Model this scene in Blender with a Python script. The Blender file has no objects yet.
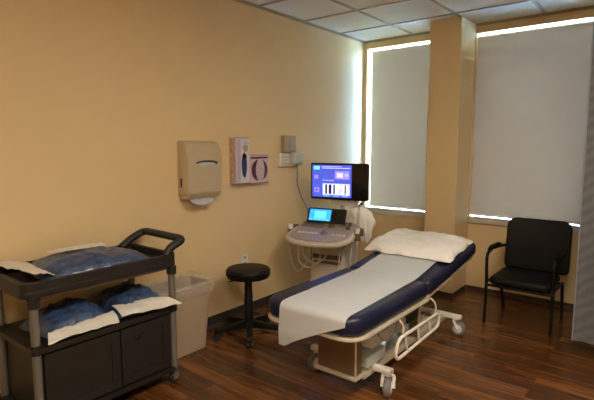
import bpy, bmesh, math, random
from mathutils import Vector, Matrix, noise
random.seed(7)
scene = bpy.context.scene
COL = scene.collection
PI = math.pi
R = math.radians

# ------------------------------------------------------------------ materials
def mat(name, col, rough=.5, metal=0., var=.06, nscale=8., bump=0., bscale=60., coat=0., spec=.5,
        emit=None, estr=0., trans=0., alpha=1., sheen=0.):
    m = bpy.data.materials.new(name); m.use_nodes = True
    nt = m.node_tree; N = nt.nodes; L = nt.links
    b = N['Principled BSDF']
    tc = N.new('ShaderNodeTexCoord')
    nz = N.new('ShaderNodeTexNoise'); nz.inputs['Scale'].default_value = nscale; nz.inputs['Detail'].default_value = 3
    L.new(tc.outputs['Object'], nz.inputs['Vector'])
    rp = N.new('ShaderNodeValToRGB')
    c = list(col)
    rp.color_ramp.elements[0].position = .3; rp.color_ramp.elements[1].position = .7
    rp.color_ramp.elements[0].color = [max(0, x*(1-var)) for x in c]+[1]
    rp.color_ramp.elements[1].color = [min(1, x*(1+var)) for x in c]+[1]
    L.new(nz.outputs['Fac'], rp.inputs['Fac']); L.new(rp.outputs['Color'], b.inputs['Base Color'])
    b.inputs['Roughness'].default_value = rough
    b.inputs['Metallic'].default_value = metal
    b.inputs['Specular IOR Level'].default_value = spec
    b.inputs['Coat Weight'].default_value = coat
    b.inputs['Sheen Weight'].default_value = sheen
    b.inputs['Transmission Weight'].default_value = trans
    b.inputs['Alpha'].default_value = alpha
    if emit:
        b.inputs['Emission Color'].default_value = (*emit, 1); b.inputs['Emission Strength'].default_value = estr
    if bump:
        n2 = N.new('ShaderNodeTexNoise'); n2.inputs['Scale'].default_value = bscale; n2.inputs['Detail'].default_value = 4
        L.new(tc.outputs['Object'], n2.inputs['Vector'])
        bp = N.new('ShaderNodeBump'); bp.inputs['Strength'].default_value = bump; bp.inputs['Distance'].default_value = .01
        L.new(n2.outputs['Fac'], bp.inputs['Height']); L.new(bp.outputs['Normal'], b.inputs['Normal'])
    return m

def floor_mat():
    m = bpy.data.materials.new('wood_laminate'); m.use_nodes = True
    nt = m.node_tree; N = nt.nodes; L = nt.links; b = N['Principled BSDF']
    tc = N.new('ShaderNodeTexCoord')
    br = N.new('ShaderNodeTexBrick'); br.offset = .37; br.squash = 1
    br.inputs['Scale'].default_value = 1; br.inputs['Brick Width'].default_value = 1.15; br.inputs['Row Height'].default_value = .105
    br.inputs['Mortar Size'].default_value = .0012; br.inputs['Mortar Smooth'].default_value = .3; br.inputs['Bias'].default_value = 0
    br.inputs['Color1'].default_value = (0, 0, 0, 1); br.inputs['Color2'].default_value = (1, 1, 1, 1); br.inputs['Mortar'].default_value = (.1, .1, .1, 1)
    L.new(tc.outputs['Object'], br.inputs['Vector'])
    mp = N.new('ShaderNodeMapping'); mp.inputs['Scale'].default_value = (1.3, 16, 1)
    L.new(tc.outputs['Object'], mp.inputs['Vector'])
    # shift the grain from plank to plank
    ad = N.new('ShaderNodeVectorMath'); ad.operation = 'ADD'
    sc_ = N.new('ShaderNodeVectorMath'); sc_.operation = 'SCALE'; sc_.inputs['Scale'].default_value = 7
    L.new(br.outputs['Color'], sc_.inputs[0]); L.new(mp.outputs['Vector'], ad.inputs[0]); L.new(sc_.outputs['Vector'], ad.inputs[1])
    nz = N.new('ShaderNodeTexNoise'); nz.inputs['Scale'].default_value = 1.6; nz.inputs['Detail'].default_value = 6; nz.inputs['Roughness'].default_value = .6
    nz.inputs['Distortion'].default_value = .6
    L.new(ad.outputs['Vector'], nz.inputs['Vector'])
    mx = N.new('ShaderNodeMath'); mx.operation = 'MULTIPLY_ADD'; mx.inputs[1].default_value = .26
    sb = N.new('ShaderNodeMath'); sb.operation = 'MULTIPLY'; sb.inputs[1].default_value = .80
    L.new(nz.outputs['Fac'], sb.inputs[0])
    sp = N.new('ShaderNodeSeparateColor'); L.new(br.outputs['Color'], sp.inputs['Color'])
    L.new(sp.outputs['Red'], mx.inputs[0]); L.new(sb.outputs[0], mx.inputs[2])
    rp = N.new('ShaderNodeValToRGB'); e = rp.color_ramp.elements
    e[0].position = .2; e[0].color = (.023, .0082, .0029, 1)
    e[1].position = .78; e[1].color = (.27, .105, .029, 1)
    k = rp.color_ramp.elements.new(.5); k.color = (.105, .037, .0098, 1)
    L.new(mx.outputs[0], rp.inputs['Fac'])
    mo = N.new('ShaderNodeMix'); mo.data_type = 'RGBA'; mo.inputs['B'].default_value = (.03, .012, .006, 1)
    L.new(br.outputs['Fac'], mo.inputs['Factor']); L.new(rp.outputs['Color'], mo.inputs['A'])
    L.new(mo.outputs['Result'], b.inputs['Base Color'])
    b.inputs['Roughness'].default_value = .27
    b.inputs['Specular IOR Level'].default_value = .6
    bp = N.new('ShaderNodeBump'); bp.inputs['Strength'].default_value = .12; bp.inputs['Distance'].default_value = .003
    L.new(nz.outputs['Fac'], bp.inputs['Height']); L.new(bp.outputs['Normal'], b.inputs['Normal'])
    return m

def shade_mat():
    m = bpy.data.materials.new('roller_shade_fabric'); m.use_nodes = True
    nt = m.node_tree; N = nt.nodes; L = nt.links
    N.remove(N['Principled BSDF'])
    out = N['Material Output']
    tc = N.new('ShaderNodeTexCoord')
    nz = N.new('ShaderNodeTexNoise'); nz.inputs['Scale'].default_value = 260
    L.new(tc.outputs['Object'], nz.inputs['Vector'])
    rp = N.new('ShaderNodeValToRGB')
    rp.color_ramp.elements[0].color = (.50, .455, .42, 1); rp.color_ramp.elements[1].color = (.55, .505, .465, 1)
    L.new(nz.outputs['Fac'], rp.inputs['Fac'])
    d = N.new('ShaderNodeBsdfDiffuse'); t = N.new('ShaderNodeBsdfTranslucent')
    L.new(rp.outputs['Color'], d.inputs['Color'])
    t.inputs['Color'].default_value = (.0510, .0405, .0325, 1)
    a = N.new('ShaderNodeAddShader'); L.new(d.outputs[0], a.inputs[0]); L.new(t.outputs[0], a.inputs[1])
    L.new(a.outputs[0], out.inputs['Surface'])
    return m

def glass_mat(name='window_glass', tint=(.97, .99, .98), gl=.07):
    m = bpy.data.materials.new(name); m.use_nodes = True
    nt = m.node_tree; N = nt.nodes; L = nt.links
    N.remove(N['Principled BSDF']); out = N['Material Output']
    tr = N.new('ShaderNodeBsdfTransparent'); tr.inputs['Color'].default_value = (*tint, 1)
    g = N.new('ShaderNodeBsdfGlossy'); g.inputs['Roughness'].default_value = .03
    x = N.new('ShaderNodeMixShader'); x.inputs['Fac'].default_value = gl
    L.new(tr.outputs[0], x.inputs[1]); L.new(g.outputs[0], x.inputs[2]); L.new(x.outputs[0], out.inputs['Surface'])
    return m

def curtain_mat():
    m = mat('privacy_curtain_cloth', (.33, .325, .34), .85, var=.05, nscale=3, sheen=.1)
    nt = m.node_tree; N = nt.nodes; L = nt.links; b = N['Principled BSDF']
    tc = N.new('ShaderNodeTexCoord'); mp = N.new('ShaderNodeMapping'); mp.inputs['Rotation'].default_value = (0, R(35), 0)
    L.new(tc.outputs['Object'], mp.inputs['Vector'])
    w = N.new('ShaderNodeTexWave'); w.bands_direction = 'Z'; w.inputs['Scale'].default_value = 4.5; w.inputs['Distortion'].default_value = 3
    w.inputs['Detail Scale'].default_value = 2
    L.new(mp.outputs['Vector'], w.inputs['Vector'])
    rp = N.new('ShaderNodeValToRGB')
    rp.color_ramp.elements[0].color = (.115, .12, .14, 1); rp.color_ramp.elements[1].color = (.150, .155, .172, 1)
    L.new(w.outputs['Fac'], rp.inputs['Fac']); L.new(rp.outputs['Color'], b.inputs['Base Color'])
    return m

def tile_mat():
    m = mat('acoustic_ceiling_tile', (.82, .82, .82), .9, var=.04, nscale=2)
    nt = m.node_tree; N = nt.nodes; L = nt.links; b = N['Principled BSDF']
    tc = N.new('ShaderNodeTexCoord'); v = N.new('ShaderNodeTexNoise'); v.inputs['Scale'].default_value = 90; v.inputs['Detail'].default_value = 5
    L.new(tc.outputs['Object'], v.inputs['Vector'])
    bp = N.new('ShaderNodeBump'); bp.inputs['Strength'].default_value = .5; bp.inputs['Distance'].default_value = .004
    L.new(v.outputs['Fac'], bp.inputs['Height']); L.new(bp.outputs['Normal'], b.inputs['Normal'])
    return m

M = {}
M['wall'] = mat('tan_wall_paint', (.79, .60, .335), .55, var=.02, nscale=1.5, bump=.12, bscale=220)
M['trim'] = mat('ceiling_angle_trim', (.42, .35, .24), .5, var=.03)
M['base'] = mat('vinyl_cove_base', (.045, .036, .032), .4, var=.1)
M['floor'] = floor_mat()
M['tile'] = tile_mat()
M['grid'] = mat('shade_toned_ceiling_grid', (.40, .37, .34), .5, var=.02)  # white T-bars, shade of the tile recesses put into the colour
M['sill'] = mat('window_sill_laminate', (.62, .56, .48), .35, var=.03)
M['wframe'] = mat('window_frame_aluminium', (.55, .55, .55), .35, metal=.6)
M['glass'] = glass_mat()
M['shade'] = shade_mat()
M['shadebar'] = mat('shade_hem_bar', (.70, .68, .66), .5)
M['curtain'] = curtain_mat()
M['lampframe'] = mat('lamp_frame_enamel', (.75, .75, .73), .4)
M['lampglow'] = mat('lamp_diffuser', (.9, .9, .88), .5, emit=(1., .89, .72), estr=7.8)
M['navy'] = mat('navy_vinyl', (.010, .014, .044), .36, var=.12, nscale=14, bump=.08, bscale=260, coat=.0, spec=.4)
M['beigemetal'] = mat('beige_powder_coat', (.62, .55, .44), .4, var=.03)
M['taupe'] = mat('taupe_panel', (.17, .115, .07), .35, var=.08, nscale=5)
M['chrome'] = mat('brushed_steel', (.72, .74, .78), .25, metal=1., var=.05, nscale=30)
M['reflmetal'] = mat('painted_reflection_metal', (.72, .82, .92), .25, var=.03)  # bluish window reflection put into the base colour of the metal housings
M['darkmetal'] = mat('dark_motor_casing', (.02, .035, .03), .4, var=.1)
M['whiteplastic'] = mat('white_plastic', (.78, .76, .72), .4, var=.02)
M['greyplastic'] = mat('grey_plastic', (.42, .41, .40), .45, var=.04)
M['rubber'] = mat('black_rubber', (.009, .009, .009), .55, var=.15)
M['castgrey'] = mat('caster_grey', (.20, .20, .21), .5, var=.05)
M['paper'] = mat('exam_paper', (.55, .58, .625), .7, var=.02, nscale=5, bump=.15, bscale=40)
M['pillow'] = mat('pillow_paper_cover', (.86, .85, .84), .65, var=.03, nscale=9, bump=.25, bscale=30)
M['blackvinyl'] = mat('black_vinyl', (.004, .004, .0042), .5, var=.15, nscale=20, bump=.06, bscale=240, spec=.25)
M['blackmetal'] = mat('black_metal', (.005, .005, .005), .42, var=.1, spec=.25)
M['cartplastic'] = mat('charcoal_plastic', (.013, .012, .0115), .5, var=.1, nscale=12, bump=.1, bscale=160)
M['cartpanel'] = mat('charcoal_panel', (.016, .0145, .0135), .5, var=.1, nscale=12, bump=.1, bscale=160)
M['alupost'] = mat('grey_aluminium_post', (.20, .185, .165), .45, metal=.3, var=.05)
M['blue'] = mat('blue_nonwoven_wrap', (.034, .068, .165), .40, var=.45, nscale=22, bump=1., bscale=38, coat=.4)
M['flap'] = mat('white_pouch_paper', (.74, .70, .64), .6, var=.06, nscale=18, bump=.5, bscale=30)
M['binplastic'] = mat('putty_bin_plastic', (.48, .38, .27), .5, var=.03)
M['ivory'] = mat('ivory_plastic', (.56, .46, .31), .28, var=.02)
M['ivorydark'] = mat('smoked_view_window', (.045, .035, .028), .3)
M['usbody'] = mat('machine_body_plastic', (.62, .56, .47), .42, var=.03)
M['usdark'] = mat('machine_dark_plastic', (.14, .10, .075), .45, var=.06)
M['uspanel'] = mat('console_plastic', (.40, .35, .31), .45, var=.03)
M['keys'] = mat('brown_grey_keys', (.24, .19, .165), .5, var=.2, nscale=40)
M['blackgloss'] = mat('black_gloss_plastic', (.006, .006, .008), .25, var=.1)
M['boxwhite'] = mat('carton_white', (.72, .66, .68), .5, var=.08, nscale=22)
M['boxside'] = mat('carton_pink_side', (.60, .42, .36), .5, var=.25, nscale=25)
M['boxblue'] = mat('carton_blue_print', (.02, .035, .14), .5, var=.1)
M['boxpink'] = mat('carton_pink_print', (.66, .50, .52), .5, var=.12, nscale=30)
M['maroon'] = mat('carton_maroon_print', (.10, .022, .035), .5, var=.2)
M['lavender'] = mat('carton_lavender_print', (.52, .46, .60), .5, var=.1)
M['sensor'] = mat('beige_grey_plastic', (.42, .36, .27), .45, var=.03)
M['liner'] = None

def liner_mat():
    m = bpy.data.materials.new('clear_film'); m.use_nodes = True
    nt = m.node_tree; N = nt.nodes; L = nt.links; b = N['Principled BSDF']; out = N['Material Output']
    b.inputs['Base Color'].default_value = (.85, .82, .78, 1); b.inputs['Roughness'].default_value = .25
    tr = N.new('ShaderNodeBsdfTransparent'); x = N.new('ShaderNodeMixShader')
    tc = N.new('ShaderNodeTexCoord'); nz = N.new('ShaderNodeTexNoise'); nz.inputs['Scale'].default_value = 25
    L.new(tc.outputs['Object'], nz.inputs['Vector'])
    mr = N.new('ShaderNodeMapRange'); mr.inputs['To Min'].default_value = .05; mr.inputs['To Max'].default_value = .38
    L.new(nz.outputs['Fac'], mr.inputs['Value']); L.new(mr.outputs['Result'], x.inputs['Fac'])
    L.new(tr.outputs[0], x.inputs[1]); L.new(b.outputs[0], x.inputs[2]); L.new(x.outputs[0], out.inputs['Surface'])
    return m
M['liner'] = liner_mat()
def emis(name, col, s):
    m = bpy.data.materials.new(name); m.use_nodes = True
    nt = m.node_tree; N = nt.nodes; L = nt.links; b = N['Principled BSDF']
    b.inputs['Base Color'].default_value = (.01, .01, .01, 1); b.inputs['Roughness'].default_value = .25
    tc = N.new('ShaderNodeTexCoord'); nz = N.new('ShaderNodeTexNoise'); nz.inputs['Scale'].default_value = 30
    L.new(tc.outputs['Object'], nz.inputs['Vector'])
    rp = N.new('ShaderNodeValToRGB')
    rp.color_ramp.elements[0].color = [x*.75 for x in col]+[1]; rp.color_ramp.elements[1].color = [min(1, x*1.25) for x in col]+[1]
    L.new(nz.outputs['Fac'], rp.inputs['Fac']); L.new(rp.outputs['Color'], b.inputs['Emission Color'])
    b.inputs['Emission Strength'].default_value = s
    return m
SCR = [emis('screen_blue', (.030, .045, .27), 1.), emis('screen_cyan', (.10, .34, .50), 1.), emis('screen_white', (.45, .46, .62), 1.),
       emis('screen_black', (.008, .008, .02), 1.), emis('screen_violet', (.17, .10, .36), 1.), emis('screen_grey', (.30, .30, .45), 1.),
       emis('touch_blue', (.015, .20, .70), 1.), emis('touch_light', (.07, .38, .85), 1.)]

# ------------------------------------------------------------------ mesh helpers
class MB:
    def __init__(s): s.bm = bmesh.new(); s.mi = 0
    def _fin(s, faces):
        for f in faces: f.material_index = s.mi
    def box(s, lo, hi, bevel=0., seg=2, mtx=None):
        x0, y0, z0 = lo; x1, y1, z1 = hi
        vs = [s.bm.verts.new(p) for p in [(x0,y0,z0),(x1,y0,z0),(x1,y1,z0),(x0,y1,z0),(x0,y0,z1),(x1,y0,z1),(x1,y1,z1),(x0,y1,z1)]]
        fs = [s.bm.faces.new([vs[i] for i in q]) for q in [(3,2,1,0),(4,5,6,7),(0,1,5,4),(1,2,6,5),(2,3,7,6),(3,0,4,7)]]
        s._fin(fs)
        if bevel > 0:
            es = list({e for f in fs for e in f.edges})
            r = bmesh.ops.bevel(s.bm, geom=es, offset=bevel, segments=seg, profile=.5, affect='EDGES')
            s._fin(r['faces']); allv = list({v for f in r['faces'] for v in f.verts} | {v for v in vs if v.is_valid})
            for f in list({f for v in allv for f in v.link_faces}): f.material_index = s.mi
        else: allv = vs
        if mtx is not None:
            # all verts connected
            seen = set(allv); st = list(allv)
            while st:
                v = st.pop()
                for e in v.link_edges:
                    o = e.other_vert(v)
                    if o not in seen: seen.add(o); st.append(o)
            for v in seen: v.co = mtx @ v.co
        return s
    def prism(s, pts, z0, z1, bevel=0., seg=2, axis='z', mtx=None):
        # pts in plan, extruded along an axis
        def P(p, h):
            if axis == 'z': return Vector((p[0], p[1], h))
            if axis == 'x': return Vector((h, p[0], p[1]))
            return Vector((p[0], h, p[1]))
        a = [s.bm.verts.new(P(p, z0)) for p in pts]; b = [s.bm.verts.new(P(p, z1)) for p in pts]
        n = len(pts)
        f0 = s.bm.faces.new(list(reversed(a))); f1 = s.bm.faces.new(b)
        fs = [f0, f1]+[s.bm.faces.new([a[i], a[(i+1) % n], b[(i+1) % n], b[i]]) for i in range(n)]
        s._fin(fs)
        new = set(a+b)
        if bevel > 0:
            es = list(set(f0.edges) | set(f1.edges))
            r = bmesh.ops.bevel(s.bm, geom=es, offset=bevel, segments=seg, profile=.5, affect='EDGES')
            new = {v for v in new if v.is_valid} | {v for f in r['faces'] for v in f.verts}
            for f in {f for v in new for f in v.link_faces}: f.material_index = s.mi
        if mtx is not None:
            for v in new: v.co = mtx @ v.co
        return s
    def rprism(s, rect, rs, z0, z1, b, seg=4, n=8, axis='z', mtx=None):
        # rounded rectangle slab with softly rolled edges
        if not isinstance(rs, (list, tuple)): rs = [rs]*4
        rings = []
        lv = [(b*(1-math.sin(PI/2*k/seg)), z0+b*(1-math.cos(PI/2*k/seg))) for k in range(seg+1)]
        lv += [(i, z1-(z-z0)) for i, z in reversed(lv)]
        for i, z in lv:
            o = rrect(rect[0]+i, rect[1]+i, rect[2]-i, rect[3]-i, [max(q-i, .003) for q in rs], n)
            ps = [Vector((p[0], p[1], z)) if axis == 'z' else (Vector((z, p[0], p[1])) if axis == 'x' else Vector((p[0], z, p[1]))) for p in o]
            rings.append([s.bm.verts.new(mtx @ p if mtx is not None else p) for p in ps])
        fs = []
        for A, B in zip(rings, rings[1:]):
            for k in range(len(A)): fs.append(s.bm.faces.new([A[k], A[(k+1) % len(A)], B[(k+1) % len(A)], B[k]]))
        fs.append(s.bm.faces.new(list(reversed(rings[0])))); fs.append(s.bm.faces.new(rings[-1]))
        s._fin(fs); return s
    def tube(s, pts, r, seg=10, closed=False, caps=True):
        pts = [Vector(p) for p in pts]; n = len(pts)
        rs = r if isinstance(r, (list, tuple)) else [r]*n
        rings = []; up = None
        for i, p in enumerate(pts):
            if closed: t = (pts[(i+1) % n]-pts[i-1])
            else: t = pts[min(i+1, n-1)]-pts[max(i-1, 0)]
            if t.length < 1e-9: t = Vector((0, 0, 1))
            t.normalize()
            if up is None: up = Vector((0, 0, 1)) if abs(t.z) < .9 else Vector((1, 0, 0))
            a = t.cross(up)
            if a.length < 1e-6: a = t.orthogonal()
            a.normalize(); bb = a.cross(t).normalized(); up = bb
            rings.append([s.bm.verts.new(p+a*math.cos(2*PI*k/seg)*rs[i]+bb*math.sin(2*PI*k/seg)*rs[i]) for k in range(seg)])
        m = n if closed else n-1; fs = []
        for i in range(m):
            A = rings[i]; B = rings[(i+1) % n]
            for k in range(seg): fs.append(s.bm.faces.new([A[k], A[(k+1) % seg], B[(k+1) % seg], B[k]]))
        if not closed and caps:
            fs.append(s.bm.faces.new(list(reversed(rings[0])))); fs.append(s.bm.faces.new(rings[-1]))
        s._fin(fs); return s
    def cyl(s, p0, p1, r, seg=20, r1=None): return s.tube([p0, p1], [r, r if r1 is None else r1], seg)
    def lathe(s, prof, c=(0,0,0), axis=(0,0,1), seg=32):
        q = Vector((0,0,1)).rotation_difference(Vector(axis)); c = Vector(c); rings = []
        for r, z in prof:
            if r < 1e-6: rings.append([s.bm.verts.new(c+q@Vector((0,0,z)))])
            else: rings.append([s.bm.verts.new(c+q@Vector((r*math.cos(2*PI*k/seg), r*math.sin(2*PI*k/seg), z))) for k in range(seg)])
        fs = []
        for A, B in zip(rings, rings[1:]):
            for k in range(seg):
                a0 = A[k % len(A)]; a1 = A[(k+1) % len(A)]; b0 = B[k % len(B)]; b1 = B[(k+1) % len(B)]
                v = [a0, a1, b1, b0]; u = []
                for w in v:
                    if w not in u: u.append(w)
                if len(u) > 2: fs.append(s.bm.faces.new(u))
        s._fin(fs); return s
    def grid(s, fn, nu, nv, closed_u=False):
        vs = [[s.bm.verts.new(fn(i/(nu-(0 if closed_u else 1)), j/(nv-1))) for j in range(nv)] for i in range(nu)]
        fs = []
        for i in range(nu if closed_u else nu-1):
            for j in range(nv-1):
                k = (i+1) % nu
                fs.append(s.bm.faces.new([vs[i][j], vs[k][j], vs[k][j+1], vs[i][j+1]]))
        s._fin(fs); return vs
    def cushion(s, fn, nu, nv):
        # closed sheet: fn(u, v, side), side 1 top / 0 bottom, sharing the rim
        top = [[s.bm.verts.new(fn(i/(nu-1), j/(nv-1), 1)) for j in range(nv)] for i in range(nu)]
        bot = [[top[i][j] if i in (0, nu-1) or j in (0, nv-1) else s.bm.verts.new(fn(i/(nu-1), j/(nv-1), 0)) for j in range(nv)] for i in range(nu)]
        fs = []
        for i in range(nu-1):
            for j in range(nv-1):
                fs.append(s.bm.faces.new([top[i][j], top[i+1][j], top[i+1][j+1], top[i][j+1]]))
                fs.append(s.bm.faces.new([bot[i][j+1], bot[i+1][j+1], bot[i+1][j], bot[i][j]]))
        s._fin(fs); return s
    def thick(s, t):
        # give an open sheet its thickness
        bmesh.ops.recalc_face_normals(s.bm, faces=s.bm.faces[:])
        bmesh.ops.solidify(s.bm, geom=s.bm.faces[:]+s.bm.edges[:]+s.bm.verts[:], thickness=t); return s
    def build(s, name, mats, parent=None, world=True, smooth=True, angle=35, recalc=True):
        if not isinstance(mats, (list, tuple)): mats = [mats]
        if recalc: bmesh.ops.recalc_face_normals(s.bm, faces=s.bm.faces[:])
        me = bpy.data.meshes.new(name)
        o = bpy.data.objects.new(name, me); COL.objects.link(o)
        if parent is not None:
            if world:
                r = parent
                while r.parent: r = r.parent
                inv = (Matrix.Translation(r.location) @ Matrix.Rotation(r.rotation_euler.z, 4, 'Z')).inverted()
                s.bm.transform(inv)
            o.parent = parent
        else:
            vs = [v.co for v in s.bm.verts]
            c = Vector(((min(v.x for v in vs)+max(v.x for v in vs))/2, (min(v.y for v in vs)+max(v.y for v in vs))/2, min(v.z for v in vs)))
            s.bm.transform(Matrix.Translation(-c)); o.location = c
        s.bm.to_mesh(me); s.bm.free()
        for m in mats: me.materials.append(m)
        if smooth:
            me.polygons.foreach_set('use_smooth', [True]*len(me.polygons))
            me.set_sharp_from_angle(angle=R(angle))
        return o

def tag(o, label=None, cat=None, group=None, kind=None):
    if label: o['label'] = label
    if cat: o['category'] = cat
    if group: o['group'] = group
    if kind: o['kind'] = kind
    return o
def thing(name, label, cat, loc, rz=0, group=None):
    o = bpy.data.objects.new(name, None); COL.objects.link(o); o.location = loc; o.rotation_euler = (0, 0, rz)
    o.empty_display_size = .1
    return tag(o, label, cat, group)
def struct(name, mb, m, parent=None, **k):
    o = mb.build(name, m, parent, **k)
    if parent is None: o['kind'] = 'structure'
    return o
def rrect(x0, y0, x1, y1, r, n=6):
    rs = r if isinstance(r, (list, tuple)) else [r]*4
    out = []
    for (cx, cy, a, q) in [(x0, y0, 180, rs[0]), (x1, y0, 270, rs[1]), (x1, y1, 0, rs[2]), (x0, y1, 90, rs[3])]:
        ox = cx+q if cx == x0 else cx-q; oy = cy+q if cy == y0 else cy-q
        if q < 1e-6: out.append((cx, cy)); continue
        for k in range(n+1):
            t = R(a+90*k/n); out.append((ox+q*math.cos(t), oy+q*math.sin(t)))
    return out
def fillet(pts, r, n=5, closed=False):
    pts = [Vector(p) for p in pts]; out = []; N = len(pts)
    for i, p in enumerate(pts):
        if not closed and i in (0, N-1): out.append(p); continue
        a = pts[i-1]; b = pts[(i+1) % N]
        da = (a-p); db = (b-p); q = min(r, da.length*.48, db.length*.48)
        A = p+da.normalized()*q; B = p+db.normalized()*q
        for k in range(n+1):
            t = k/n; out.append(A*(1-t)**2+p*2*t*(1-t)+B*t*t)
    return out
def ell(cx, cy, rx, ry, n=20): return [(cx+rx*math.cos(2*PI*k/n), cy+ry*math.sin(2*PI*k/n)) for k in range(n)]
def nz(x, y, z=0, s=1.): return noise.noise(Vector((x*s, y*s, z*s)))
def lerp(a, b, t): return a+(b-a)*t
def sst(a, b, x):
    t = max(0, min(1, (x-a)/(b-a))); return t*t*(3-2*t)

# ------------------------------------------------------------------ the room
XL, YB, ZC = -2.93, 4.94, 2.705
XR, YF = 1.7, -1.3
T = .22
m = MB(); m.box((XL-T, YF-T, -.12), (XR+T, YB+T, 0)); fl = struct('floor', m, M['floor'], smooth=False)
m = MB(); m.box((XL-T, YF-T, ZC), (XR+T, YB+T, ZC+.12)); struct('ceiling', m, M['tile'], smooth=False)
m = MB(); m.box((XL-T, YF-T, 0), (XL, YB+T, ZC)); struct('wall_left', m, M['wall'], smooth=False)
m = MB(); m.box((XR, YF-T, 0), (XR+T, YB+T, ZC)); struct('wall_right', m, M['wall'], smooth=False)
m = MB(); m.box((XL, YF-T, 0), (XR, YF, ZC)); struct('wall_front', m, M['wall'], smooth=False)
W1 = (-2.888, -1.985); W2 = (-1.645, .75); ZS, ZT = .775, 2.612
for a, b in (((XL, YB, 0), (XR, YB+T, ZS)), ((XL, YB, ZT), (XR, YB+T, ZC)), ((XL, YB, ZS), (W1[0], YB+T, ZT)),
             ((W1[1], YB, ZS), (W2[0], YB+T, ZT)), ((W2[1], YB, ZS), (XR, YB+T, ZT))):
    m = MB(); m.box(a, b); struct('wall_back', m, M['wall'], smooth=False)
m = MB(); m.box((-1.968, 4.55, 0), (-1.655, YB, ZC), .006, 1); tag(m.build('wall_pier', M['wall']), kind='structure')
# ceiling grid and wall angle
m = MB()
gx = [-2.325+.648*k for k in range(-0, 7)]; gy = [4.415-.642*k for k in range(0, 9)]
for x in gx: m.box((x-.012, YF, ZC-.008), (x+.012, YB, ZC))
for y in gy: m.box((XL, y-.012, ZC-.0085), (XR, y+.012, ZC))
struct('ceiling_grid', m, M['grid'], smooth=False)
m = MB()
m.box((XL, YF, ZC-.022), (XL+.004, YB, ZC)); m.box((XL, YF, ZC-.006), (XL+.022, YB, ZC-.0005))
struct('trim_1', m, M['trim'], smooth=False)
m = MB()
for a, b in ((XL, -1.985), (-1.65, XR)):
    m.box((a, YB-.004, ZC-.022), (b, YB, ZC)); m.box((a, YB-.022, ZC-.006), (b, YB, ZC-.0005))
struct('trim_2', m, M['trim'], smooth=False)
# cove base
def cove(p): return [(0, 0), (.016, 0), (.012, .006), (.005, .02), (.004, .094), (0, .096)]
m = MB(); m.prism([(XL+a, b) for a, b in cove(0)], YF, YB, axis='y'); struct('baseboard_left', m, M['base'], smooth=False)
m = MB()
m.prism([(YB-a, b*.45) for a, b in cove(0)], XL+.016, -1.99, axis='x'); m.prism([(YB-a, b*.45) for a, b in cove(0)], -1.645, XR, axis='x')
m.box((-1.973, 4.545, 0), (-1.65, 4.55, .043)); m.box((-1.655, 4.55, 0), (-1.65, YB, .043)); m.box((-1.973, 4.55, 0), (-1.968, YB, .043))
struct('baseboard_back', m, M['base'], smooth=False)
# windows
for i, (a, b) in enumerate((W1, W2)):
    m = MB(); f = .045; y0, y1 = YB+.12, YB+.17
    m.box((a, y0, ZS), (a+f*.5, y1, ZT)); m.box((b-f*.5, y0, ZS), (b, y1, ZT)); m.box((a+f*.5, y0, ZS), (b-f*.5, y1, ZS+f*.5)); m.box((a+f*.5, y0, ZT-f*.5), (b-f*.5, y1, ZT))
    if i: m.box(((a+b)/2-.03, y0, ZS+f*.5), ((a+b)/2+.03, y1, ZT-f*.5))
    w = struct('window_%d' % (i+1), m, M['wframe'], smooth=False)
    m = MB(); m.box((a+f*.5, y0+.02, ZS+f*.5), (b-f*.5, y0+.026, ZT-f*.5)); m.build('pane', M['glass'], w, smooth=False).matrix_world
    bpy.context.view_layer.update()
for o in [o for o in COL.objects if o.name.startswith('pane')]:
    pass
for i, (a, b) in enumerate(((XL, -1.985), (-1.65, 1.0))):
    m = MB(); m.box((a+.001, YB-.028, ZS-.062), (b-.001, YB-.0005, ZS-.004), .004, 1)
    m.box(((W1, W2)[i][0]+.001, YB-.03, ZS-.004), ((W1, W2)[i][1]-.001, YB+.12, ZS+.001), 0)
    struct('trim_%d' % (i+3), m, M['sill'], smooth=False)

# roller shades
def shade(x0, x1, zb, zt, label):
    t = thing('roller_shade', label, 'window shade', ((x0+x1)/2, YB+.045, zb), 0, None)
    m = MB(); m.grid(lambda u, v: Vector((lerp(x0, x1, u), YB+.035+.002*nz(u*3, v*2, 1), lerp(zb+.02, zt, v))), 24, 30); m.thick(.0012)
    m.build('shade_cloth', M['shade'], t)
    m = MB(); m.tube([(x0, YB+.035, zb+.012), (x1, YB+.035, zb+.012)], .011, 10); m.build('hem_bar', M['shadebar'], t)
    m = MB(); m.tube([(x0-.01, YB+.062, zt-.022), (x1+.01, YB+.062, zt-.022)], .022, 14); m.build('roller_tube', M['shadebar'], t)
    return t
shade(-2.851, -1.99, .782, 2.584, 'pale grey roller shade between the left wall corner and the column')
shade(-1.6448, .74, .782, 2.584, 'wide pale grey roller shade on the window behind the black chair')

# ceiling lamps (above and behind the camera)
def lamp(x, y, label):
    t = thing('ceiling_light', label, 'ceiling light', (x, y, ZC-.02), 0, 'recessed ceiling troffers')
    m = MB()
    m.box((x-.32, y-.62, ZC-.016), (x-.29, y+.62, ZC-.001)); m.box((x+.29, y-.62, ZC-.016), (x+.32, y+.62, ZC-.001))
    m.box((x-.29, y-.62, ZC-.016), (x+.29, y-.59, ZC-.001)); m.box((x-.29, y+.59, ZC-.016), (x+.29, y+.62, ZC-.001))
    m.build('lamp_frame', M['lampframe'], t, smooth=False)
    m = MB(); m.box((x-.288, y-.588, ZC-.012), (x+.288, y+.588, ZC-.002)); m.build('lamp_diffuser', M['lampglow'], t, smooth=False)
lamp(-.057, 1.847, 'recessed ceiling troffer lighting the middle of the room')
lamp(-.057, -.079, 'recessed ceiling troffer further from the windows')

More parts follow.
